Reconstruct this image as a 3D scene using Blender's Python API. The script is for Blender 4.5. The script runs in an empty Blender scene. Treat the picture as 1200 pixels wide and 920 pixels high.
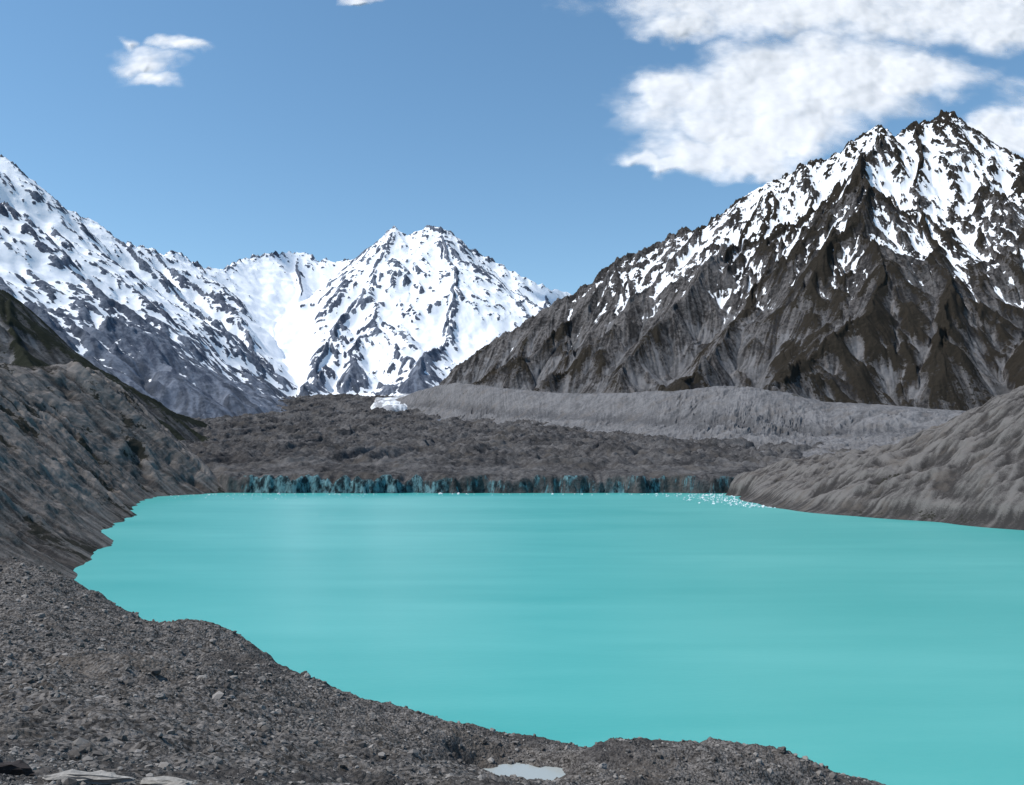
import bpy, math, numpy as np
from mathutils import Vector
R = np.random.RandomState(7)
CAMZ = 100.0
# ---------- pixel helper: image column a, image row e + assumed distance d -> world metres
def S(a, e, d):
    return ((a-600)/1000.0*d, float(d), CAMZ+(540-e)/1000.0*d)
# ---------- noise
_g = R.rand(256,256)*2*np.pi
GX, GY = np.cos(_g), np.sin(_g)
OX, OY = R.rand(256,256), R.rand(256,256)
def perlin(x,y,seed=0):
    x = x+seed*17.31; y = y+seed*29.77
    xi=np.floor(x).astype(np.int64); yi=np.floor(y).astype(np.int64)
    fx=x-xi; fy=y-yi
    u=fx*fx*fx*(fx*(fx*6-15)+10); v=fy*fy*fy*(fy*(fy*6-15)+10)
    def g(i,j):
        a=(xi+i)&255; b=(yi+j)&255
        return GX[a,b]*(fx-i)+GY[a,b]*(fy-j)
    n0=g(0,0)*(1-u)+g(1,0)*u; n1=g(0,1)*(1-u)+g(1,1)*u
    return (n0*(1-v)+n1*v)*1.5
def fbm(x,y,o=5,seed=0,gain=.5):
    s=0;a=1;t=0
    for k in range(o):
        s=s+a*perlin(x*2**k,y*2**k,seed+k*3.7); t+=a; a*=gain
    return s/t
def ridged(x,y,o=5,seed=0,gain=.5):
    s=0;a=1;t=0
    for k in range(o):
        s=s+a*(1-np.abs(perlin(x*2**k,y*2**k,seed+k*3.7))*1.6); t+=a; a*=gain
    return s/t
def sst(a,b,x):
    t=np.clip((x-a)/(b-a),0,1); return t*t*(3-2*t)
def gully(px,py,dx,dy):
    ix=np.floor(px).astype(np.int64); iy=np.floor(py).astype(np.int64)
    fx=px-ix; fy=py-iy; va=0; wt=0
    for i in (-2,-1,0,1):
        for j in (-2,-1,0,1):
            a=(ix-i)&255; b=(iy-j)&255
            qx=fx+i-OX[a,b]*.5; qy=fy+j-OY[a,b]*.5
            w=np.exp(-2*(qx*qx+qy*qy)); wt=wt+w
            va=va+w*np.cos(6.2832*(qx*dx+qy*dy))
    return va/wt
def blur(z,s):
    ny,nx=z.shape; p=int(3*s)+1
    zz=np.pad(z,p,mode='edge')
    fy=np.fft.fftfreq(zz.shape[0])[:,None]; fx=np.fft.rfftfreq(zz.shape[1])[None]
    k=np.exp(-2*(np.pi*s)**2*(fx*fx+fy*fy))
    return np.fft.irfft2(np.fft.rfft2(zz)*k,s=zz.shape)[p:p+ny,p:p+nx]
def lic(Z,steps=14,sm=2.0,seed=1):
    # streaks that follow the fall line
    rr=np.random.RandomState(seed); ny,nx=Z.shape
    W=blur(rr.rand(ny,nx),.7); W=(W-W.mean())/W.std()
    gy,gx=np.gradient(blur(Z,sm)); m=np.hypot(gx,gy)+1e-6; gx=gx/m; gy=gy/m
    acc=W.copy()
    for sg in (1,-1):
        j,i=np.mgrid[0:ny,0:nx].astype(np.float32)
        a=j.astype(np.int32); b=i.astype(np.int32)
        for _ in range(steps):
            j=j+sg*gy[a,b]; i=i+sg*gx[a,b]
            a=np.clip(np.rint(j).astype(np.int32),0,ny-1); b=np.clip(np.rint(i).astype(np.int32),0,nx-1)
            acc=acc+W[a,b]
    return np.clip((acc-acc.mean())/acc.std(),-2.5,2.5)
def ridge_height(X,Y,lines,s,Rf):
    H=np.full(X.shape,-1e4); D0=np.full(X.shape,1e9)
    for li,ln in enumerate(lines):
        for a,b in zip(ln[:-1],ln[1:]):
            ax,ay,az=a; bx,by,bz=b
            L2=(bx-ax)**2+(by-ay)**2+1e-6
            t=np.clip(((X-ax)*(bx-ax)+(Y-ay)*(by-ay))/L2,0,1)
            d=np.hypot(X-ax-t*(bx-ax),Y-ay-t*(by-ay))
            h=az+t*(bz-az)-s*d/(1+d/Rf)
            H=np.maximum(H,h)
            if li==0: D0=np.minimum(D0,d)
    return H,D0
def erode(X,Y,Z,step,wave,amp,octs,mask,gain=.5,seed=0):
    last=0
    wx=fbm(X/wave/2.5,Y/wave/2.5,3,300+seed)*1.1; wy=fbm(X/wave/2.5,Y/wave/2.5,3,310+seed)*1.1
    for k in range(octs):
        gy,gx=np.gradient(blur(Z,1.5),step)
        m=np.hypot(gx,gy)+1e-5; f=np.minimum(1,m*2.5)
        vary=fbm(X/wave/3.1,Y/wave/3.1,2,320+k+seed)
        mg=f*(.8+vary*.5)
        dx,dy=gy/m*mg,-gx/m*mg
        last=gully(X/wave+wx+k*5.3,Y/wave+wy+k*9.1,dx,dy)
        va=np.clip(.75+fbm(X/wave/2.2,Y/wave/2.2,2,330+k+seed)*1.6,.1,1.7)
        Z=Z+last*amp*mask*f*va
        wave/=2; amp*=gain; wx=wx*2; wy=wy*2
    return Z,last
# ---------- mesh helpers
def grid_obj(name,X,Y,Z,mat,attrs={},keep=None):
    ny,nx=X.shape
    co=np.stack([X,Y,Z],-1).reshape(-1,3).astype(np.float32)
    idx=np.arange(ny*nx).reshape(ny,nx)
    q=np.stack([idx[:-1,:-1],idx[:-1,1:],idx[1:,1:],idx[1:,:-1]],-1).reshape(-1,4)
    if keep is not None:
        k=(keep[:-1,:-1]|keep[:-1,1:]|keep[1:,1:]|keep[1:,:-1]).reshape(-1); q=q[k]
    return raw_obj(name,co,q,mat,attrs,True)
def raw_obj(name,co,faces,mat,attrs={},smooth=False):
    n=faces.shape[1]; me=bpy.data.meshes.new(name)
    me.vertices.add(len(co)); me.vertices.foreach_set('co',co.astype(np.float32).ravel())
    me.loops.add(faces.size); me.loops.foreach_set('vertex_index',faces.astype(np.int32).ravel())
    me.polygons.add(len(faces))
    me.polygons.foreach_set('loop_start',np.arange(0,faces.size,n,dtype=np.int32))
    me.polygons.foreach_set('loop_total',np.full(len(faces),n,dtype=np.int32))
    me.polygons.foreach_set('use_smooth',np.full(len(faces),smooth))
    for k,v in attrs.items():
        at=me.attributes.new(k,'FLOAT','POINT'); at.data.foreach_set('value',np.asarray(v,dtype=np.float32).ravel())
    me.update(calc_edges=True)
    ob=bpy.data.objects.new(name,me); bpy.context.scene.collection.objects.link(ob)
    me.materials.append(mat); return ob
# ---------- node helpers
class NT:
    def __init__(s,name):
        s.m=bpy.data.materials.new(name); s.m.use_nodes=True; s.t=s.m.node_tree; s.t.nodes.clear()
        s.out=s.t.nodes.new('ShaderNodeOutputMaterial'); s.pos=s.n('ShaderNodeNewGeometry').outputs['Position']
    def n(s,ty): return s.t.nodes.new(ty)
    def put(s,sock,v):
        if hasattr(v,'is_output'): s.t.links.new(v,sock)
        else: sock.default_value=v
    def attr(s,nm):
        a=s.n('ShaderNodeAttribute'); a.attribute_name=nm; return a.outputs['Fac']
    def math(s,op,a,b=0.0,c=None,clamp=False):
        m=s.n('ShaderNodeMath'); m.operation=op; m.use_clamp=clamp
        s.put(m.inputs[0],a); s.put(m.inputs[1],b)
        if c is not None: s.put(m.inputs[2],c)
        return m.outputs[0]
    def noise(s,size,detail=6,rough=.55,stretch=(1,1,1),dist=0.0):
        v=s.n('ShaderNodeVectorMath'); v.operation='MULTIPLY'; s.put(v.inputs[0],s.pos)
        v.inputs[1].default_value=tuple(k/size for k in stretch)
        t=s.n('ShaderNodeTexNoise'); t.inputs['Scale'].default_value=1; t.inputs['Detail'].default_value=detail
        t.inputs['Roughness'].default_value=rough; t.inputs['Distortion'].default_value=dist
        s.put(t.inputs['Vector'],v.outputs[0]); return t.outputs['Fac']
    def vor(s,size,out='Color'):
        t=s.n('ShaderNodeTexVoronoi'); t.inputs['Scale'].default_value=1/size; s.put(t.inputs['Vector'],s.pos)
        return t.outputs[out]
    def ss(s,x,a,b):
        m=s.n('ShaderNodeMapRange'); m.interpolation_type='SMOOTHSTEP'
        s.put(m.inputs['Value'],x); m.inputs['From Min'].default_value=a; m.inputs['From Max'].default_value=b
        return m.outputs['Result']
    def mix(s,f,a,b):
        m=s.n('ShaderNodeMix'); m.data_type='RGBA'; s.put(m.inputs[0],f)
        for sock,v in ((m.inputs[6],a),(m.inputs[7],b)):
            s.put(sock,(*v,1) if isinstance(v,tuple) and len(v)==3 else v)
        return m.outputs[2]
    def bump(s,h,dist,strength=1.0,normal=None):
        b=s.n('ShaderNodeBump'); s.put(b.inputs['Height'],h); b.inputs['Distance'].default_value=dist
        b.inputs['Strength'].default_value=strength
        if normal is not None: s.put(b.inputs['Normal'],normal)
        return b.outputs[0]
    def finish(s,col,normal=None,rough=.9,spec=.2,extra={}):
        p=s.n('ShaderNodeBsdfPrincipled'); s.put(p.inputs['Base Color'],col if not isinstance(col,tuple) else (*col,1))
        s.put(p.inputs['Roughness'],rough); s.put(p.inputs['Specular IOR Level'],spec)
        if normal is not None: s.put(p.inputs['Normal'],normal)
        for k,v in extra.items(): s.put(p.inputs[k],v)
        s.t.links.new(p.outputs[0],s.out.inputs['Surface']); return s.m

def mountain_mat(name,dark,light,scree,veg,snow,sz,bumpd,sn_amt=.6):
    m=NT(name)
    n1=m.noise(sz,7,.72); n2=m.noise(sz*6,4,.55); st=m.attr('streak')
    f=m.math('ADD',m.math('MULTIPLY',n1,1.1),m.math('MULTIPLY',n2,.4))
    f=m.math('ADD',f,m.math('MULTIPLY',st,.45))
    col=m.mix(m.ss(f,.78,1.20),dark,light)
    sf=m.ss(m.math('ADD',m.attr('scree'),m.math('MULTIPLY',m.math('SUBTRACT',n2,.5),.8)),.38,.62)
    sc=m.mix(m.ss(m.math('ADD',m.math('MULTIPLY',st,.8),m.math('MULTIPLY',n1,.8)),.5,1.1),tuple(c*.58 for c in scree),tuple(min(1,c*1.35) for c in scree))
    col=m.mix(sf,col,sc)
    vf=m.ss(m.math('ADD',m.attr('veg'),m.math('MULTIPLY',m.math('SUBTRACT',n1,.5),1.4)),.42,.58)
    col=m.mix(vf,col,veg)
    ns=m.noise(sz*.8,8,.74)
    sn=m.math('ADD',m.attr('snow'),m.math('MULTIPLY',m.math('SUBTRACT',ns,.5),sn_amt))
    sn=m.ss(sn,.47,.53)
    col=m.mix(sn,col,snow)
    hgt=m.math('MULTIPLY',ns,m.math('SUBTRACT',1.0,m.math('MULTIPLY',sn,.90)))
    return m.finish(col,m.bump(hgt,bumpd),.9,.05)

# =================== GLACIER PROFILE
def zg(D): return np.interp(D,[2600,3000,3700,4300,5600,7000,7600,9500,12000],[42,85,137,180,296,440,500,800,1150])

# =================== RIGHT MOUNTAIN
st=6.5
X,Y=np.meshgrid(np.arange(-1300,6200,st),np.arange(4100,9400,st))
L=[[S(*p) for p in ln] for ln in [
 [(440,500,8200),(490,478,8300),(540,425,8500),(600,388,8600),(640,362,8600),(670,345,8600),(700,325,8600),(730,302,8600),(760,290,8600),(790,273,8600),(820,268,8550),(845,250,8550),(870,232,8500),(900,214,8500),(925,205,8500),(945,193,8450),(970,190,8450),(985,178,8400),(1008,158,8400),(1020,150,8400),(1030,148,8400),(1045,158,8400),(1055,154,8400),(1066,144,8450),(1078,146,8450),(1092,144,8500),(1100,134,8500),(1112,131,8500),(1125,140,8500),(1140,160,8500),(1165,172,8500),(1185,185,8450),(1200,192,8400),(1250,222,8300),(1300,240,8200),(1450,330,8000)],
 [(1030,152,8400),(1012,215,7400),(1015,255,6900),(1037,310,6300),(1005,370,5850),(950,425,5400),(905,458,4950)],
 [(1110,135,8500),(1125,230,7500),(1170,300,6600),(1215,370,5800),(1240,440,5000)],
 [(1075,145,8400),(1080,240,7300),(1100,320,6350),(1120,400,5500)],
 [(970,190,8450),(935,270,7800),(885,345,7100),(840,405,6400),(800,445,5800)],
 [(900,214,8500),(860,290,7900),(790,365,7250),(735,430,6600)],
 [(820,266,8500),(770,330,8050),(705,390,7600),(645,440,7250)],
 [(730,300,8600),(680,360,8200),(615,415,7900),(560,450,7800)],
 [(1300,240,8200),(1330,320,7000),(1380,420,5600)],
]]
wx=fbm(X/700,Y/700,4,1)*190; wy=fbm(X/700,Y/700,4,9)*190
_,dc=ridge_height(X,Y,L[:1],1.15,12000)
wm=sst(0,500,dc)*.85+.1
Z,_=ridge_height(X+wx*wm,Y+wy*wm,L,1.13,12000)
Z=Z+fbm(X/900,Y/900,4,3)*150*sst(100,700,dc)
mask=.25+.75*sst(0,500,dc)
Z,_=erode(X,Y,Z,st,760,95,2,mask,.55,1)
Z,s1=erode(X,Y,Z,st,230,28,4,mask*.8+.2,.56,7)
Z=Z+(ridged(X/160,Y/160,5,4,.66)-.5)*74*sst(900,2300,Z)
cr=np.exp(-(dc/140)**2)
Z=Z+(ridged(X/150,Y/150,4,14,.5)-.60)*80*cr
Z=np.maximum(Z, zg(Y)-40)
lo=1-sst(450,1100,Z); zb=blur(Z,4); Z=Z*(1-lo*.6)+zb*lo*.6
LC=lic(Z,20,2.2,3)
LS=lic(Z,36,4,5)
Z=Z+LC*2.6*sst(0,200,Z)
cur=blur(Z,10)-Z; cur2=blur(Z,3)-Z; cur3=blur(Z,28)-Z
gy,gx=np.gradient(Z,st); sl=np.hypot(gx,gy)
big=fbm(X/900,Y/900,4,21)
alt=(Z-100)
snow=.53+np.clip((alt-1980)/1150,-.9,.46)+np.clip(cur/50,-.34,.36)+np.clip(cur2/30,-.2,.22)+np.clip(cur3/160,-.25,.2)-(np.clip(sl,0,3)-1.05)*.22+big*.40+LC*.08+LS*.12
snow-= .6*(1-sst(1000,1900,alt+cur*14))
snow+=.32*np.exp(-(dc/180)**2)
streak=np.clip(.5+LC*.17+LS*.12,0,1)
scree=.20+np.clip(cur/50,-.3,.5)+ (1-sst(500,1600,alt))*.26-(sl-.9)*.3+LS*.10+big*.3
scree=scree+.16-.28*sst(1500,2200,X)
veg=(1-sst(750,1650,alt))*.30+np.clip(-cur/80,-.35,.35)+.0+fbm(X/500,Y/500,3,31)*.4-LS*.08
veg=veg+sst(1500,2100,X)*.36-.1
sm1=sst(.4,.75,snow); Z=Z*(1-.75*sm1)+blur(Z,2.4)*.75*sm1
mm=mountain_mat('rocky_mountain_mat',(.034,.032,.032),(.160,.150,.147),(.150,.147,.150),(.033,.028,.022),(.85,.86,.88),32,24,.72)
grid_obj('rocky_mountain',X,Y,Z,mm,dict(snow=snow,scree=scree,veg=veg,streak=streak))

# =================== FAR SNOW RANGE
st=12.5
X,Y=np.meshgrid(np.arange(-8200,2000,st),np.arange(6300,16300,st))
L=[[S(*p) for p in ln] for ln in [
 [(-250,60,8200),(-150,110,8500),(-40,165,9300),(0,182,9500),(18,196,9600),(30,205,9700),(45,222,9900),(60,232,10000),(85,250,10200),(105,254,10400),(118,268,10600),(130,285,10800),(150,284,11200),(175,292,11500),(205,296,12000),(230,310,12500),(260,316,13000),(290,302,14000),(320,297,14500),(350,296,15000),(375,303,15000),(400,305,15200),(420,303,15000),(436,291,14600),(452,274,14300),(462,266,14200),(478,276,14200),(490,270,14300),(500,266,14300),(515,266,14300),(530,273,14400),(545,290,14600),(570,300,14800),(600,318,14800),(640,336,14800),(665,343,15000),(700,365,15000)],
 [(462,264,14200),(440,330,12800),(400,390,11500),(370,440,10300),(350,464,9500)],
 [(515,266,14300),(535,330,13000),(525,390,11600),(490,445,10300)],
 [(545,293,14600),(585,350,13300),(605,400,12000),(590,445,10800)],
 [(640,338,14800),(650,400,13000)],
 [(0,185,9500),(60,270,9000),(130,355,8400),(190,425,7900),(240,468,7400)],
 [(-150,110,8500),(-60,230,8000),(20,315,7500),(90,395,7100),(160,455,6800)],
 [(60,232,10000),(130,310,9500),(200,375,9100),(270,435,8700),(320,468,8400)],
 [(105,254,10400),(180,318,10200),(250,378,10000),(315,440,9700)],
 [(175,292,11500),(240,345,11000),(300,400,10500),(330,450,10000)],
 [(350,296,15000),(345,350,13500),(338,400,12000)],
]]
wx=fbm(X/1100,Y/1100,4,41)*260; wy=fbm(X/1100,Y/1100,4,49)*260
_,dc=ridge_height(X,Y,L[:1],1,12000)
wm=sst(0,900,dc)*.9+.08
Z,_=ridge_height(X+wx*wm,Y+wy*wm,L,.98,16000)
Z=Z+fbm(X/1500,Y/1500,4,43)*150*sst(200,1200,dc)
mask=.22+.78*sst(0,800,dc)
Z,_=erode(X,Y,Z,st,1300,120,2,mask,.5,13)
Z,_=erode(X,Y,Z,st,380,26,3,mask*.7+.3,.5,17)
Z=Z+(ridged(X/300,Y/300,5,44,.64)-.5)*88
Z=Z+(ridged(X/240,Y/240,4,15,.5)-.60)*110*np.exp(-(dc/200)**2)
Z=np.maximum(Z, zg(Y)-20+fbm(X/300,Y/300,4,5)*25)
LC=lic(Z,14,2,8); LS=lic(Z,24,3,9)
cur=blur(Z,9)-Z; cur2=blur(Z,2.5)-Z; cur3=blur(Z,25)-Z
gy,gx=np.gradient(Z,st); sl=np.hypot(gx,gy)
big=fbm(X/1500,Y/1500,4,46)
alt=Z-100
lim=np.where(Y>10500,830,1120)
snow=1.02+np.clip((alt-lim-250)/1200,-.8,.30)+np.clip(cur/75,-.36,.35)+np.clip(cur2/36,-.30,.2)+np.clip(cur3/300,-.2,.2)-(np.clip(sl,0,3)-.8)*.46+big*.36+LC*.07+LS*.07
snow-=.8*(1-sst(500,1250,alt+cur*6+LS*100))
snow+=.30*np.exp(-(dc/230)**2)
V=[S(*p) for p in [(340,330,13800),(330,380,12300),(338,425,10900),(350,455,9900)]]
_,dv=ridge_height(X,Y,[V],1,1e4)
snow+=.9*np.exp(-(dv/380)**2)
snow-=.5*(1-sst(6800,9500,Y))*(1-sst(900,2300,alt))
scree=.2+(1-sst(700,1700,alt))*.35+LS*.1+big*.3
sm1=sst(.4,.75,snow); Z=Z*(1-.78*sm1)+blur(Z,2.6)*.78*sm1
lo=1-sst(800,1400,Z); Z=Z*(1-lo*.5)+blur(Z,3)*lo*.5
fm=mountain_mat('snow_mountains_mat',(.078,.093,.128),(.20,.225,.275),(.148,.168,.208),(.06,.07,.07),(.87,.89,.92),50,28,.62)  # blue-grey rock and scree, made bluer and lighter to paint in aerial haze
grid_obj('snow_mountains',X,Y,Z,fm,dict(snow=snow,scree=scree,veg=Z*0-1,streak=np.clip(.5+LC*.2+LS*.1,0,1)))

# =================== LEFT DARK HILL
st=7.0
X,Y=np.meshgrid(np.arange(-4600,-1500,st),np.arange(2700,6600,st))
L=[[S(*p) for p in ln] for ln in [
 [(-400,200,3400),(-200,262,3800),(-60,318,4100),(0,341,4300),(25,358,4400),(50,380,4500),(80,405,4700),(110,428,4900),(150,452,5200),(200,482,5600),(240,495,6000)],
 [(0,341,4300),(20,400,3900),(50,450,3500)],[(-60,318,4100),(-40,420,3500)]]]
wx=fbm(X/400,Y/400,4,61)*60; wy=fbm(X/400,Y/400,4,62)*60
Z,dc=ridge_height(X+wx,Y+wy,L,.85,9000)
Z,_=erode(X,Y,Z,st,420,32,5,.3+.7*sst(0,300,dc),.5,23)
Z=Z+fbm(X/60,Y/60,5,63)*10
Z=np.maximum(Z,zg(Y)-30)
LS=lic(Z,24,3,11)
cur=blur(Z,9)-Z; gy,gx=np.gradient(Z,st); sl=np.hypot(gx,gy)
hm=mountain_mat('shrub_hill_mat',(.036,.036,.037),(.10,.10,.10),(.13,.13,.132),(.021,.024,.017),(.8,.8,.85),20,10)
grid_obj('shrub_covered_hill',X,Y,Z,hm,dict(snow=Z*0-1,scree=.25+cur/60+LS*.14,veg=.53-cur/50+fbm(X/300,Y/300,3,64)*.6-LS*.12,streak=.5+LS*.2),keep=Z>zg(Y)-29)

# =================== MORAINE MATERIAL
def moraine_mat(name,dark,light,sz,bumpd,veg=(.030,.029,.024)):
    m=NT(name)
    n0=m.noise(sz*.28,6,.76); n1=m.noise(sz*1.6,6,.66); n2=m.noise(sz*12,5,.6); st=m.attr('streak')
    f=m.math('ADD',m.math('MULTIPLY',n0,.85),m.math('MULTIPLY',n2,.35))
    f=m.math('ADD',f,m.math('ADD',m.math('MULTIPLY',n1,.4),m.math('MULTIPLY',st,.42)))
    col=m.mix(m.ss(f,.75,1.25),dark,light)
    col=m.mix(m.math('MULTIPLY',m.ss(m.noise(sz*7,5,.6),.5,.7),.5),col,(light[0]*.74,light[1]*.68,light[2]*.62))
    vf=m.ss(m.math('ADD',m.attr('veg'),m.math('MULTIPLY',m.math('SUBTRACT',n1,.5),1.4)),.42,.56)
    col=m.mix(vf,col,veg)
    hh=m.math('ADD',m.math('MULTIPLY',n1,1.0),m.math('MULTIPLY',n0,.6))
    return m.finish(col,m.bump(hh,bumpd),.95,.03)
mor=moraine_mat('moraine_mat',(.044,.040,.038),(.195,.180,.169),7,3.0)
mor2=moraine_mat('moraine_hill_mat',(.042,.039,.038),(.150,.140,.133),6,2.2)
lat=moraine_mat('lateral_moraine_mat',(.080,.080,.084),(.190,.187,.191),16,5.0,(.05,.048,.042))

# =================== LEFT MORAINE WALL
n=1100
Yr=np.geomspace(300,7200,n)
toe=[(300,-170),(400,-245),(500,-300),(600,-330),(690,-355),(800,-408),(870,-430),(940,-455),(1000,-472),(1070,-505),(1111,-535),(1220,-583),(1360,-630),(1540,-685),(1800,-800),(2000,-880),(2200,-945),(2380,-985),(2560,-930),(2700,-915),(3000,-1060),(3400,-1250),(4000,-1560),(5000,-2150),(7200,-3300)]
tx=np.interp(Yr,[t[0] for t in toe],[t[1] for t in toe])
q=np.concatenate([np.linspace(-80,0,20,endpoint=False),np.linspace(0,560,360),np.geomspace(562,1300,60)])
Q,YY=np.meshgrid(q,Yr); TX=tx[:,None]+0*Q
TX=TX+fbm(YY/90,Q*0,4,71)*14*np.clip(YY/900,.5,1.6)
X=TX-Q
base=np.where(YY<2620,0,zg(YY)-12)*sst(2560,2800,YY)
zc=np.interp(YY,[300,450,700,1000,1500,2000,2250,3000,3500,4200,5000,7200],[60,80,150,215,275,325,355,420,452,480,500,560])
zc=zc+fbm(YY/160,Q/500,4,72)*14
slope=np.interp(YY,[300,600,1000,2000,7200],[.38,.55,.74,.85,.85])
rise=slope*Q*(1-.18*np.exp(-np.clip(Q,0,1e5)/60))
h=base+rise
k=18.0
Z=zc-k*np.log1p(np.exp(np.clip(-(h-zc)/k,-40,40)))
Z=np.where((zc-h)>35*k,h,Z)
Z=Z-np.clip(Q-zc/slope-60,0,1e4)*.12
env=sst(0,60,Q)
Zg=0
am=np.clip(zc-base,20,330)/330
warp=fbm(X/120,YY/120,3,73)*.9
amod=np.clip(.7+fbm(X/220,YY/220,2,70)*1.6,.1,1.6)
for w,a in ((190,34),(80,16),(33,7),(15,3)):
    c=(ridged(YY/w+warp*.6,Q/(w*4)+warp*.6,2,74+w))
    Zg=Zg+(c-.6)*a*amod
Z=Z+Zg*env*am*1.15*(.4+.6*np.exp(-np.clip(h-zc,0,1e4)/60))
Z=Z+(ridged(X/70,YY/70,5,76,.6)-.6)*13*sst(0,60,Q)*np.clip(YY/900,.3,1.3)
Z=Z+fbm(X/9,YY/9,3,78)*1.0*sst(0,15,Q)
streak=.5+Zg/36+fbm(YY/10,Q/130+warp,4,79,.6)*.9
veg=sst(.35,1.1,(h/zc))*.26+fbm(X/110,YY/110,4,80)*1.4+.0-Zg/60
veg=np.where(YY<500,veg-.5,veg)
grid_obj('moraine_wall',X,YY,Z,mor,dict(streak=streak,veg=veg))

# =================== LATERAL MORAINE (foot of right mountain)
toeL=[S(*p) for p in [(430,482,8600),(490,487,7700),(560,500,6500),(640,506,5600),(720,513,5000),(800,523,4300),(870,531,3700),(960,534,3300),(1050,531,3000),(1150,528,2900),(1350,520,2600)]]
crL=[S(*p) for p in [(430,480,8900),(505,453,8050),(540,448,7750),(600,457,7000),(700,462,6200),(770,459,5650),(850,452,5200),(905,456,5000),(960,470,4800),(1040,474,4500),(1130,482,4200),(1350,474,3900)]]
u=np.linspace(0,1,1500)
def il(P):
    P=np.array(P); a=np.linspace(0,1,len(P)); return [np.interp(u,a,P[:,i]) for i in range(3)]
tX,tY,tZ=il(toeL); cX,cY,cZ=il(crL)
def sm(v): 
    kk=np.ones(81)/81; return np.convolve(np.pad(v,40,mode='edge'),kk,'valid')
tX,tY,tZ,cX,cY,cZ=[sm(v) for v in (tX,tY,tZ,cX,cY,cZ)]
t=np.linspace(-.12,1.35,360); U,T=np.meshgrid(u,t)
g=lambda v: v[None,:]+0*T
arc=np.cumsum(np.hypot(np.gradient(tX),np.gradient(tY))); A=g(arc)
X=g(tX)+(g(cX)-g(tX))*T; Y=g(tY)+(g(cY)-g(tY))*T
near=sst(400,1500,X)
wpT=fbm(X/420,Y/420,4,87)
Tc=np.clip(T+wpT*.10*np.sin(np.clip(T,0,1)*np.pi),0,1)
prof=.62*Tc**1.05+.38*sst(.40,1.0,Tc)
Z=g(tZ)-14+(g(cZ)-g(tZ)+14)*prof
Z=Z-np.clip(T-1,0,1)*170 - np.clip(-T,0,1)*200
hl=(g(cZ)-g(tZ))/350
Zg=0; wp=fbm(X/240,Y/240,4,90)*2.2
amod=np.clip(.35+.85*near+fbm(X/350,Y/350,3,88)*1.5,.05,2.0)
for w,a in ((300,26),(140,18),(60,10),(27,5)):
    Zg=Zg+(ridged(A/w+wp*.7+T*.6,T*4+wp,3,91+w)-.6)*a
e=np.sin(np.clip(T*.97,0,1)*np.pi)**.8
Z=Z+Zg*e*hl*amod+(ridged(X/110,Y/110,5,95,.6)-.6)*18*(.3+.7*e)
Z=Z+fbm(A/420,T*.5,3,96)*14*sst(.6,1,T)
Z=Z+sst(.30,.45,Tc)*(1-sst(.45,.6,Tc))*16*(1-near*.6)
streak=.5+Zg/80*amod+fbm(A/22+wp*1.2,T*4+wp,4,97,.6)*.5+fbm(X/60,Y/60,4,99,.6)*.4+(sst(.42,.55,Tc)*(1-sst(.55,.7,Tc)))*-.35
veg=fbm(X/300,Y/300,4,98)*.9+sst(.88,1.1,T)*.5-.12
grid_obj('lateral_moraine',X,Y,Z,lat,dict(streak=streak,veg=veg))

# =================== GLACIER (debris covered)
xs=np.arange(-3300,2400,6.0); ys=np.concatenate([np.arange(2570,2760,2.5),np.geomspace(2760,9800,640)])
X,Y=np.meshgrid(xs,ys)
front=2640+fbm(xs/160,xs*0,5,101)*70+np.interp(xs,[-1000,-600,0,500,700,900],[20,0,-5,0,-30,-60])
F=Y-front[None,:]
wv=fbm(X/400,Y/400,3,100)*2
Z=zg(Y)+ (ridged(X/300+wv*.3,Y/380+wv,5,102,.55)-.6)*80*sst(20,600,F)+ (ridged(X/80,Y/110,4,103,.6)-.6)*24*sst(0,150,F)+fbm(X/700,Y/700,3,104)*45*sst(100,900,F)
top=Z+0
ch=30+fbm(xs/110,xs*0+3,5,105,.6)*62
cl=sst(0,12,F+fbm(X/14,Y/14,3,106)*5)
Z=-6+cl*(np.minimum(top+8,np.maximum(ch,3)[None,:]+14+np.clip(F,0,1e5)*.34+fbm(X/22,Y/22,3,109)*13)+6)
hx,hy,_=S(655,545,3150); r=np.hypot((X-hx)/80,(Y-hy)/85)+fbm(X/60,Y/60,3,107)*.3
Z=Z-44*(1-sst(.5,1.1,r))+8*np.exp(-((r-1.25)/.25)**2)
ice=(1-sst(12,28,F))*np.interp(X,[-1000,-850,-800,-350,-250,-150,400,700],[.0,.3,.9,.85,.6,.42,.48,.38])+fbm(X/55,Z/12,4,108)*.7
dark=(1-sst(.5,1.05,r))*.95
gm=NT('glacier_debris_mat')
n1=gm.noise(14,7,.74); n2=gm.noise(230,6,.6); n3=gm.noise(60,5,.6,(.5,1.6,1))
f=gm.math('ADD',gm.math('MULTIPLY',n1,.55),gm.math('ADD',gm.math('MULTIPLY',n2,.55),gm.math('MULTIPLY',n3,.3)))
col=gm.mix(gm.ss(f,.58,.86),(.034,.033,.034),(.125,.120,.119))
col=gm.mix(gm.math('MULTIPLY',gm.ss(gm.noise(120,5,.6),.5,.66),.6),col,(.078,.070,.063))
icol=gm.mix(gm.ss(gm.noise(14,5,.65,(1,1,.5)),.40,.64),(.018,.027,.032),(.13,.24,.265))
col=gm.mix(gm.ss(gm.attr('ice'),.40,.62),col,icol)
col=gm.mix(gm.attr('dark'),col,(.015,.015,.015))
gmat=gm.finish(col,gm.bump(gm.noise(16,8,.7),6.0),.9,.03)
grid_obj('debris_covered_glacier',X,Y,Z,gmat,dict(ice=ice,dark=dark),keep=Z>-5.5)

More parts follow.
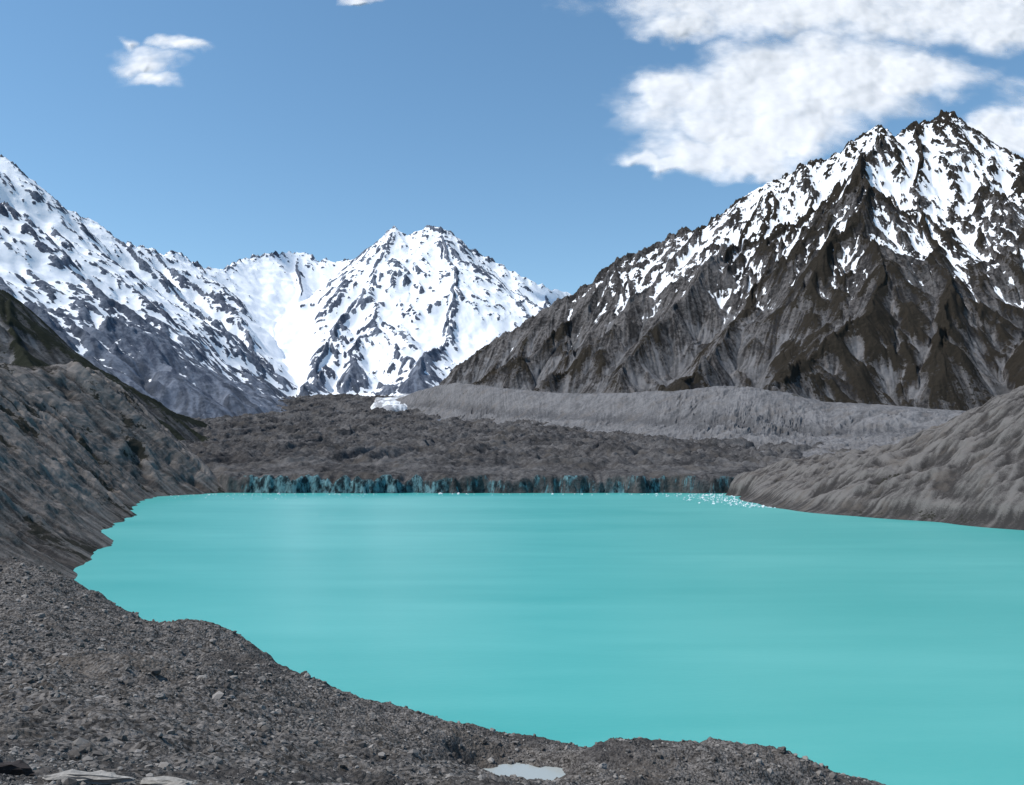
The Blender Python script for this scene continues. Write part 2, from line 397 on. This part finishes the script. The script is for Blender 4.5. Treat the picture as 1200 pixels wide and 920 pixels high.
# white ice tongue at the head of the valley
X,Y=np.meshgrid(np.linspace(-1900,-400,240),np.linspace(7500,9900,180))
uu=(X+1080)/400; vv=(Y-8700)/900
rr=np.hypot(uu,vv)+fbm(X/260,Y/260,5,110)*.6
Z=zg(Y)+62-150*sst(.5,1.15,rr)+fbm(X/90,Y/90,4,111)*10
sm_=NT('glacier_ice_mat'); c=sm_.mix(sm_.ss(sm_.noise(90,7,.65,(1,.4,1)),.42,.60),(.26,.265,.28),(.74,.76,.78))
grid_obj('white_glacier_tongue',X,Y,Z,sm_.finish(c,sm_.bump(sm_.noise(40,6,.6),6),.8,.1))

# =================== RBF surfaces
def rbf(P,X,Y,c):
    P=np.array(P); n=len(P)
    K=-np.sqrt((P[:,None,0]-P[None,:,0])**2+(P[:,None,1]-P[None,:,1])**2+c*c)
    M=np.zeros((n+3,n+3)); M[:n,:n]=K; M[:n,n]=1; M[:n,n+1:]=P[:,:2]/100; M[n:,:n]=M[:n,n:].T
    w=np.linalg.solve(M,np.concatenate([P[:,2],[0,0,0]]))
    out=w[n]+w[n+1]*X/100+w[n+2]*Y/100
    for i in range(n): out=out-w[i]*np.sqrt((X-P[i,0])**2+(Y-P[i,1])**2+c*c)
    return out
# right near moraine
P=[S(*p) for p in [(1200,455,1700),(1165,472,1800),(1130,488,1900),(1090,508,2000),(1050,524,2080),(1000,533,2200),(960,540,2300),(915,548,2400),(870,558,2500),(1290,420,1500),(1400,390,1300)]]
sh=[(2560,690),(2400,640),(2250,600),(2000,575),(1754,565),(1538,618),(1389,694),(1220,738),(1050,840),(850,1000)]
P+=[(x,y,0) for y,x in sh]+[(x-70,y-40,-16) for y,x in sh]+[(x-250,y-100,-40) for y,x in sh]
P+=[(1500,1900,330),(1500,2300,200),(1100,2300,140),(1100,2600,90),(800,2700,60),(1500,2800,110),(1700,1300,400),(1500,900,300)]
X,Y=np.meshgrid(np.arange(380,1750,3.0),np.arange(800,2900,3.2))
Z=rbf(P,X,Y,25)
m=sst(0,40,Z)
Z=Z+np.clip(14*sst(0,18,Z)+fbm(X/90,Y/90,3,125)*8,0,40)*sst(0,18,Z)*(1-sst(60,120,Z))
Z,_=erode(X,Y,Z,3.1,150,6,5,m,.55,29)
Z=Z+(ridged(X/140,Y/140,5,121,.52)-.6)*34*m+fbm(X/12,Y/12,4,122)*2.0*sst(0,15,Z)
LS=lic(Z,22,3,31); LC=lic(Z,8,1.5,32)
Z=Z+LC*.9*m
cur=blur(Z,6)-Z
grid_obj('moraine_hill',X,Y,Z,mor2,dict(streak=.42+LS*.2+LC*.15-np.clip(cur/8,-.3,.3),veg=fbm(X/200,Y/200,3,124)*.9+sst(120,260,Z)*.15-.02+np.clip(cur/14,-.2,.3)),keep=Z>-12)

# =================== FOREGROUND MORAINE
P=[(0,0,98.2),(-20,0,99),(20,0,96),(0,-20,99.5),(-60,0,101),(60,0,88),(-150,0,103),(150,0,70),(-300,0,108),(250,0,40),
   (30,50,75),(50,100,54),(100,150,32),(200,120,25),(220,200,0),(-300,150,92),(-300,270,76),(-420,300,85),(-420,420,70),(0,-60,101),(-300,-60,112),(240,-60,50)]
P+=[S(*p) for p in [(0,912,27),(120,917,30),(300,925,45),(450,925,90),(560,925,205),(600,932,212),(640,925,200),(700,922,190),(850,925,200),(935,925,222),
 (0,850,80),(0,780,150),(0,720,230),(-200,700,280),(150,850,85),(150,780,170),(300,850,120),(300,795,225),(400,870,140),(400,832,225),(500,892,180),(500,855,235),
 (220,770,255),(90,730,250),(600,918,222),(600,905,234)]]
CR=[(-200,640,400),(-80,652,370),(0,664,350),(50,674,338),(100,690,328),(145,716,318),(180,738,310),(230,742,305),(275,744,300),(300,757,290),(330,776,282),(365,797,272),(400,812,265),(440,824,258),(470,828,255),(510,840,252),(560,860,250),(600,877,250),(640,886,250),(665,884,240),(690,877,230),(720,867,225),(760,871,225),(800,872,225),(850,880,225),(890,884,225),(915,900,224),(935,918,223)]
P+=[S(*p) for p in CR]
for (a,e,d) in CR:
    x,y,z=S(a,e,d+45); P.append((x,y,max(2,(S(a,e,d)[2]*.25))) if a>0 else (x,y,35))
    x,y,z=S(a,e,d+85); P.append((x,y,-8 if a>0 else 15))
P+=[(200,260,-12),(120,330,-20),(0,430,-30),(240,330,-20),(-100,430,-25),(240,430,-30),(150,205,5)]
fx=np.arange(-420,245,.6); fy=np.arange(-60,435,.6)
X,Y=np.meshgrid(fx,fy)
Z=rbf(P,X,Y,6)
Z=blur(Z,4)
dist=np.hypot(X,Y)
am=np.clip(dist/120,.12,1)*sst(-2,8,Z)
Z=Z+fbm(X/38,Y/38,4,130)*4.4*am*sst(20,120,dist)
Z=Z+(ridged(X/13,Y/13,4,131,.6)-.55)*2.6*am
Z=Z+fbm(X/2.6,Y/2.6,3,132,.6)*.8*np.clip(dist/60,.25,1)
px_,py_,pz_=S(606,911,229); 
pr=np.hypot((X-px_-1)/15,(Y-py_)/9)+fbm(X/6,Y/6,3,133)*.45
Z=np.where(pr<1.6,Z*sst(.8,1.5,pr)+(1-sst(.8,1.5,pr))*(pz_-1.2),Z)
ZF=Z
gv=NT('gravel_mat')
v1=gv.vor(.5); v2=gv.vor(1.4); n1=gv.noise(24,6,.6); n2=gv.noise(1.2,6,.7)
sv=gv.n('ShaderNodeSeparateColor'); gv.put(sv.inputs[0],v1); sv2=gv.n('ShaderNodeSeparateColor'); gv.put(sv2.inputs[0],v2)
f=gv.math('ADD',gv.math('MULTIPLY',sv.outputs[0],.45),gv.math('ADD',gv.math('MULTIPLY',sv2.outputs[0],.25),gv.math('MULTIPLY',n2,.6)))
col=gv.mix(gv.ss(f,.38,.98),(.044,.041,.038),(.215,.200,.187))
col=gv.mix(gv.math('MULTIPLY',gv.ss(n1,.48,.66),.5),col,(.120,.102,.085))
col=gv.mix(gv.math('MULTIPLY',gv.ss(gv.noise(45,6,.6),.48,.62),.65),col,(.050,.047,.046))
b1=gv.bump(gv.vor(.7,'Distance'),-.45,1.0); b2=gv.bump(n2,.6,1.0,b1)
gmat2=gv.finish(col,b2,.93,.03)
grid_obj('gravel_ground',X,Y,Z,gmat2,{},keep=Z>-9)

# ---------- rocks
def ico(sub):
    import bmesh
    bm=bmesh.new(); bmesh.ops.create_icosphere(bm,subdivisions=sub,radius=1)
    bm.verts.ensure_lookup_table()
    v=np.array([p.co[:] for p in bm.verts]); f=np.array([[q.index for q in p.verts] for p in bm.faces]); bm.free(); return v,f
def rock_shapes(sub,k,flat=.65):
    v,f=ico(sub); out=[]
    for i in range(k):
        r=v.copy()
        for j in range(11):
            nrm=R.normal(size=3); nrm/=np.linalg.norm(nrm); d=R.uniform(.45,.85)
            t=r@nrm; r=r-np.outer(np.clip(t-d,0,9),nrm)
        r*=np.array([1,R.uniform(.6,.95),R.uniform(flat*.7,flat*1.2)])
        r+=R.normal(size=r.shape)*.03
        out.append(r)
    return out,f
def scatter(name,pos,size,shapes,f,mat,sink=.25):
    n=len(pos); nv=len(shapes[0]); pick=R.randint(0,len(shapes),n)
    sh=np.array(shapes)[pick]
    an=R.rand(n)*2*np.pi; ca,sa=np.cos(an),np.sin(an)
    tl=R.normal(size=n)*.3; ct,s_t=np.cos(tl),np.sin(tl)
    x,y,z=sh[...,0],sh[...,1],sh[...,2]
    y2=y*ct[:,None]-z*s_t[:,None]; z2=y*s_t[:,None]+z*ct[:,None]
    x3=x*ca[:,None]-y2*sa[:,None]; y3=x*sa[:,None]+y2*ca[:,None]
    co=np.stack([x3,y3,z2],-1)*size[:,None,None]+pos[:,None,:]
    co[...,2]+=size[:,None]*sink
    fa=(f[None]+(np.arange(n)*nv)[:,None,None]).reshape(-1,3)
    tint=np.repeat(R.rand(n),nv)
    return raw_obj(name,co.reshape(-1,3),fa,mat,dict(tint=tint))
def sampleF(x,y):
    i=(x-fx[0])/.6; j=(y-fy[0])/.6
    i=np.clip(i,0,len(fx)-2); j=np.clip(j,0,len(fy)-2); i0=i.astype(int); j0=j.astype(int); a=i-i0; b=j-j0
    return (ZF[j0,i0]*(1-a)+ZF[j0,i0+1]*a)*(1-b)+(ZF[j0+1,i0]*(1-a)+ZF[j0+1,i0+1]*a)*b
rm=NT('rock_mat'); tn=rm.attr('tint')
c=rm.mix(rm.math('POWER',tn,1.5),(.060,.056,.052),(.32,.302,.28)); c=rm.mix(rm.math('MULTIPLY',rm.noise(.5,5,.65),.5),c,(.115,.100,.088))
rmat=rm.finish(c,rm.bump(rm.noise(.25,5,.7),.06),.9,.15)
sh1,f1=rock_shapes(1,14); sh2,f2=rock_shapes(3,8)
n=60000
d=np.exp(R.uniform(np.log(16),np.log(345),n)); uu=R.uniform(-.72,.42,n)
x=uu*d; y=d
s=d*.0017*np.exp(R.normal(size=n)*.6); s=np.clip(s,.04,1.5)
z=sampleF(x,y)
cl=fbm(x/14,y/14,3,140)
k=(z>1)&(np.hypot((x-px_)/14,(y-py_)/9)>1.15)&(R.rand(n)<.55+cl*1.6)
scatter('scattered_rocks',np.stack([x,y,z],-1)[k],s[k],sh1,f1,rmat,.15)
n=480
d=np.exp(R.uniform(np.log(24),np.log(320),n)); x=R.uniform(-.62,.4,n)*d; y=d; s=np.clip(d*.0045*np.exp(R.normal(size=n)*.35),.15,1.8)
z=sampleF(x,y); k=(z>3)&(np.hypot((x-px_)/14,(y-py_)/9)>1.15)
scatter('boulders',np.stack([x,y,z],-1)[k],s[k],sh2,f2,rmat,.2)
def big(name,a,e,d,size,shape,tint,sink=.0):
    px,py,pz=S(a,e,d); zz=float(sampleF(np.array([px]),np.array([py]))[0])
    v=sh2[shape]*np.array(size); 
    v=v+np.stack([fbm(v[:,0]*2+shape,v[:,1]*2+v[:,2]*1.7,4,150+k_) for k_ in range(3)],-1)*min(size)*.35
    mt=NT(name+'_mat'); cc=mt.mix(mt.ss(mt.noise(.3,8,.7),.35,.7),tuple(t*.6 for t in tint),tint)
    raw_obj(name,v+np.array([px,py,zz+sink]),f2,mt.finish(cc,mt.bump(mt.noise(.12,8,.7),.04),.9,.2),{},False)
big('dark_boulder',12,903,25,(.95,.7,.6),0,(.05,.042,.04),.2)
big('flat_pale_rock',110,912,24.5,(1.5,.7,.30),2,(.38,.36,.33),.2)
big('flat_pale_rock.001',200,914,25,(1.1,.6,.26),5,(.35,.33,.30),.2)

# =================== WATER
wm_=NT('lake_water_mat')
n2=wm_.noise(420,5,.55,(.5,1.4,1)); n3=wm_.noise(60,5,.6,(.35,1.6,1))
fw=wm_.math('ADD',wm_.math('MULTIPLY',n2,.7),wm_.math('MULTIPLY',n3,.3))
col=wm_.mix(wm_.ss(fw,.35,.68),(.050,.322,.300),(.088,.385,.358))
bp=wm_.bump(wm_.noise(3.0,3,.6,(.6,1.3,1)),.16,.6)
wmat=wm_.finish(col,bp,.36,.42,{'IOR':1.33})
def sheet(name,x0,x1,y0,y1,z,mat,nx=2,ny=2):
    X,Y=np.meshgrid(np.linspace(x0,x1,nx),np.linspace(y0,y1,ny)); grid_obj(name,X,Y,X*0+z,mat)
sheet('lake_water',-2200,4000,-2500,2720,0,wmat)
pm=NT('pond_mat'); sheet('pond_water',px_-15,px_+17,py_-12,py_+12,pz_-.25,pm.finish((.33,.36,.35),None,.25,.4))
gd=NT('ground_mat'); sheet('ground',-45000,45000,-45000,60000,-45,gd.finish(gd.mix(gd.noise(300,6,.6),(.08,.08,.078),(.15,.145,.14)),None,.95,.1))

# icebergs
im=NT('iceberg_mat'); imat=im.finish(im.mix(im.attr('tint'),(.40,.55,.58),(.78,.80,.80)),None,.6,.3)
ps=[];sz=[]
for i in range(120):
    xx=R.uniform(-930,560); yy=2565-abs(R.normal())*38; ps.append((xx,yy,0)); sz.append(R.uniform(.7,3.6))
for i in range(110):
    xx=R.uniform(-1000,-380); yy=R.uniform(2200,2570); ps.append((xx,yy,0)); sz.append(R.uniform(.8,3.2))
for i in range(380):
    yy=R.uniform(1800,2560); xs_=np.interp(yy,[1754,2000,2250,2400,2560],[565,575,600,640,690]); xx=xs_-12-abs(R.normal())*(yy-1600)*.13
    ps.append((xx,yy,0)); sz.append(R.uniform(.6,4.2))
for (xx,yy,s_) in [(-700,2560,8),(-215,2550,10),(-160,2556,7),(430,2530,8),(-880,2480,7),(120,2540,6),(560,2450,7),(500,2400,8),(520,2250,6)]: ps.append((xx,yy,0)); sz.append(s_)
scatter('icebergs',np.array(ps,float),np.array(sz),sh1,f1,imat,.1)

# =================== CLOUDS (sheets at altitude, lit by the sun)
cm=NT('cloud_mat')
den=cm.attr('den'); nn=cm.noise(1900,8,.54,(1,.45,1)); n_f=cm.noise(420,5,.55,(1,.45,1))
dd=cm.math('ADD',den,cm.math('ADD',cm.math('MULTIPLY',cm.math('SUBTRACT',nn,.5),1.35),cm.math('MULTIPLY',cm.math('SUBTRACT',n_f,.5),.3)))
al=cm.ss(dd,.02,.90)
df=cm.n('ShaderNodeBsdfDiffuse'); df.inputs[0].default_value=(.74,.73,.72,1)
tr=cm.n('ShaderNodeBsdfTranslucent'); tr.inputs[0].default_value=(.74,.73,.72,1)
bn=cm.bump(cm.noise(1700,3,.45,(1,.5,1)),420,.6); cm.put(df.inputs['Normal'],bn); cm.put(tr.inputs['Normal'],bn)
ad=cm.n('ShaderNodeMixShader'); ad.inputs[0].default_value=.12; cm.t.links.new(df.outputs[0],ad.inputs[1]); cm.t.links.new(tr.outputs[0],ad.inputs[2])
tp=cm.n('ShaderNodeBsdfTransparent'); mx=cm.n('ShaderNodeMixShader'); cm.put(mx.inputs[0],al)
cm.t.links.new(tp.outputs[0],mx.inputs[1]); cm.t.links.new(ad.outputs[0],mx.inputs[2]); cm.t.links.new(mx.outputs[0],cm.out.inputs[0])
def cloud(name,x0,x1,y0,y1,D,blobs,nx,ny,seed):
    a=np.linspace(x0,x1,nx); e=np.linspace(y1,y0,ny); A,E=np.meshgrid(a,e)
    Dm=D+(y1-E)*D*.0034
    den=np.full(A.shape,-1.0)
    wa=A+fbm(A/60,E/40,4,seed)*30; we=E+fbm(A/60,E/40,4,seed+5)*24
    for (cx,cy,rx,ry,s_) in blobs:
        den=np.maximum(den,s_*(1.25-np.hypot((wa-cx)/rx,(we-cy)/ry)))
    rim=np.minimum(np.minimum(A-x0,x1-A),np.minimum(E-y0+ (1e3 if y0<0 else 0),y1-E))
    den=np.clip(den,-1,.9)-(1-sst(0,15,rim))*1.5
    Dm=Dm+fbm(A/75,E/55,4,seed+9,.4)*D*.030-np.clip(den,0,1)*D*.02
    X=(A-600)/1000*Dm; Y=Dm; Z=CAMZ+(540-E)/1000*Dm
    return grid_obj(name,X,Y,Z,cm.m,dict(den=den))
cloud('cumulus_cloud',620,1420,-160,250,13000,[(1020,5,310,42,1.15),(800,28,62,24,1.0),(860,125,130,58,1.35),(850,180,110,30,1.25),(950,92,130,60,1.25),(790,110,56,34,1.15),(1060,88,95,26,.95),(1190,160,70,34,1.2),(1280,150,120,60,1.2),(1180,20,160,42,1.15),(1150,-70,330,70,1),(775,188,60,13,1.0),(885,197,64,22,1.15),(925,150,74,45,1.25)],440,280,201)
cloud('wispy_cloud',90,290,15,125,13000,[(168,72,38,17,.85),(212,52,38,12,.9),(180,92,28,10,.7),(152,50,15,10,.7)],160,100,231)
cloud('wispy_cloud.001',380,480,-40,20,13000,[(430,-4,34,9,.8)],80,50,251)

# =================== LIGHT, SKY, CAMERA
el,az=math.radians(56),math.radians(-101)
sv=Vector((math.sin(az)*math.cos(el),math.cos(az)*math.cos(el),math.sin(el)))
ld=bpy.data.lights.new('sun','SUN'); ld.energy=4.7; ld.angle=math.radians(.5); ld.color=(1,.96,.91)
lo=bpy.data.objects.new('sun',ld); bpy.context.scene.collection.objects.link(lo); lo.rotation_euler=(-sv).to_track_quat('-Z','Y').to_euler()
w=bpy.data.worlds.new('World'); bpy.context.scene.world=w; w.use_nodes=True; nt=w.node_tree; nt.nodes.clear()
o=nt.nodes.new('ShaderNodeOutputWorld'); bg=nt.nodes.new('ShaderNodeBackground'); sk=nt.nodes.new('ShaderNodeTexSky')
sk.sky_type='NISHITA'; sk.sun_disc=False; sk.sun_elevation=el; sk.sun_rotation=az%(2*math.pi); sk.altitude=800; sk.air_density=1.1; sk.dust_density=.2; sk.ozone_density=3
hs=nt.nodes.new('ShaderNodeHueSaturation'); hs.inputs['Saturation'].default_value=1.08; hs.inputs['Hue'].default_value=.49; hs.inputs['Value'].default_value=1.02
nt.links.new(sk.outputs[0],hs.inputs['Color'])
bg.inputs[1].default_value=.15
nt.links.new(hs.outputs[0],bg.inputs[0]); nt.links.new(bg.outputs[0],o.inputs[0])
cd=bpy.data.cameras.new('camera'); cam=bpy.data.objects.new('camera',cd); bpy.context.scene.collection.objects.link(cam)
cam.location=(0,0,CAMZ); cam.rotation_euler=(math.pi/2,0,0); cd.sensor_width=36; cd.lens=30; cd.shift_y=80/1200; cd.clip_start=.5; cd.clip_end=120000
sc=bpy.context.scene; sc.camera=cam; sc.view_settings.view_transform='Standard'; sc.view_settings.look='None'; sc.view_settings.exposure=0
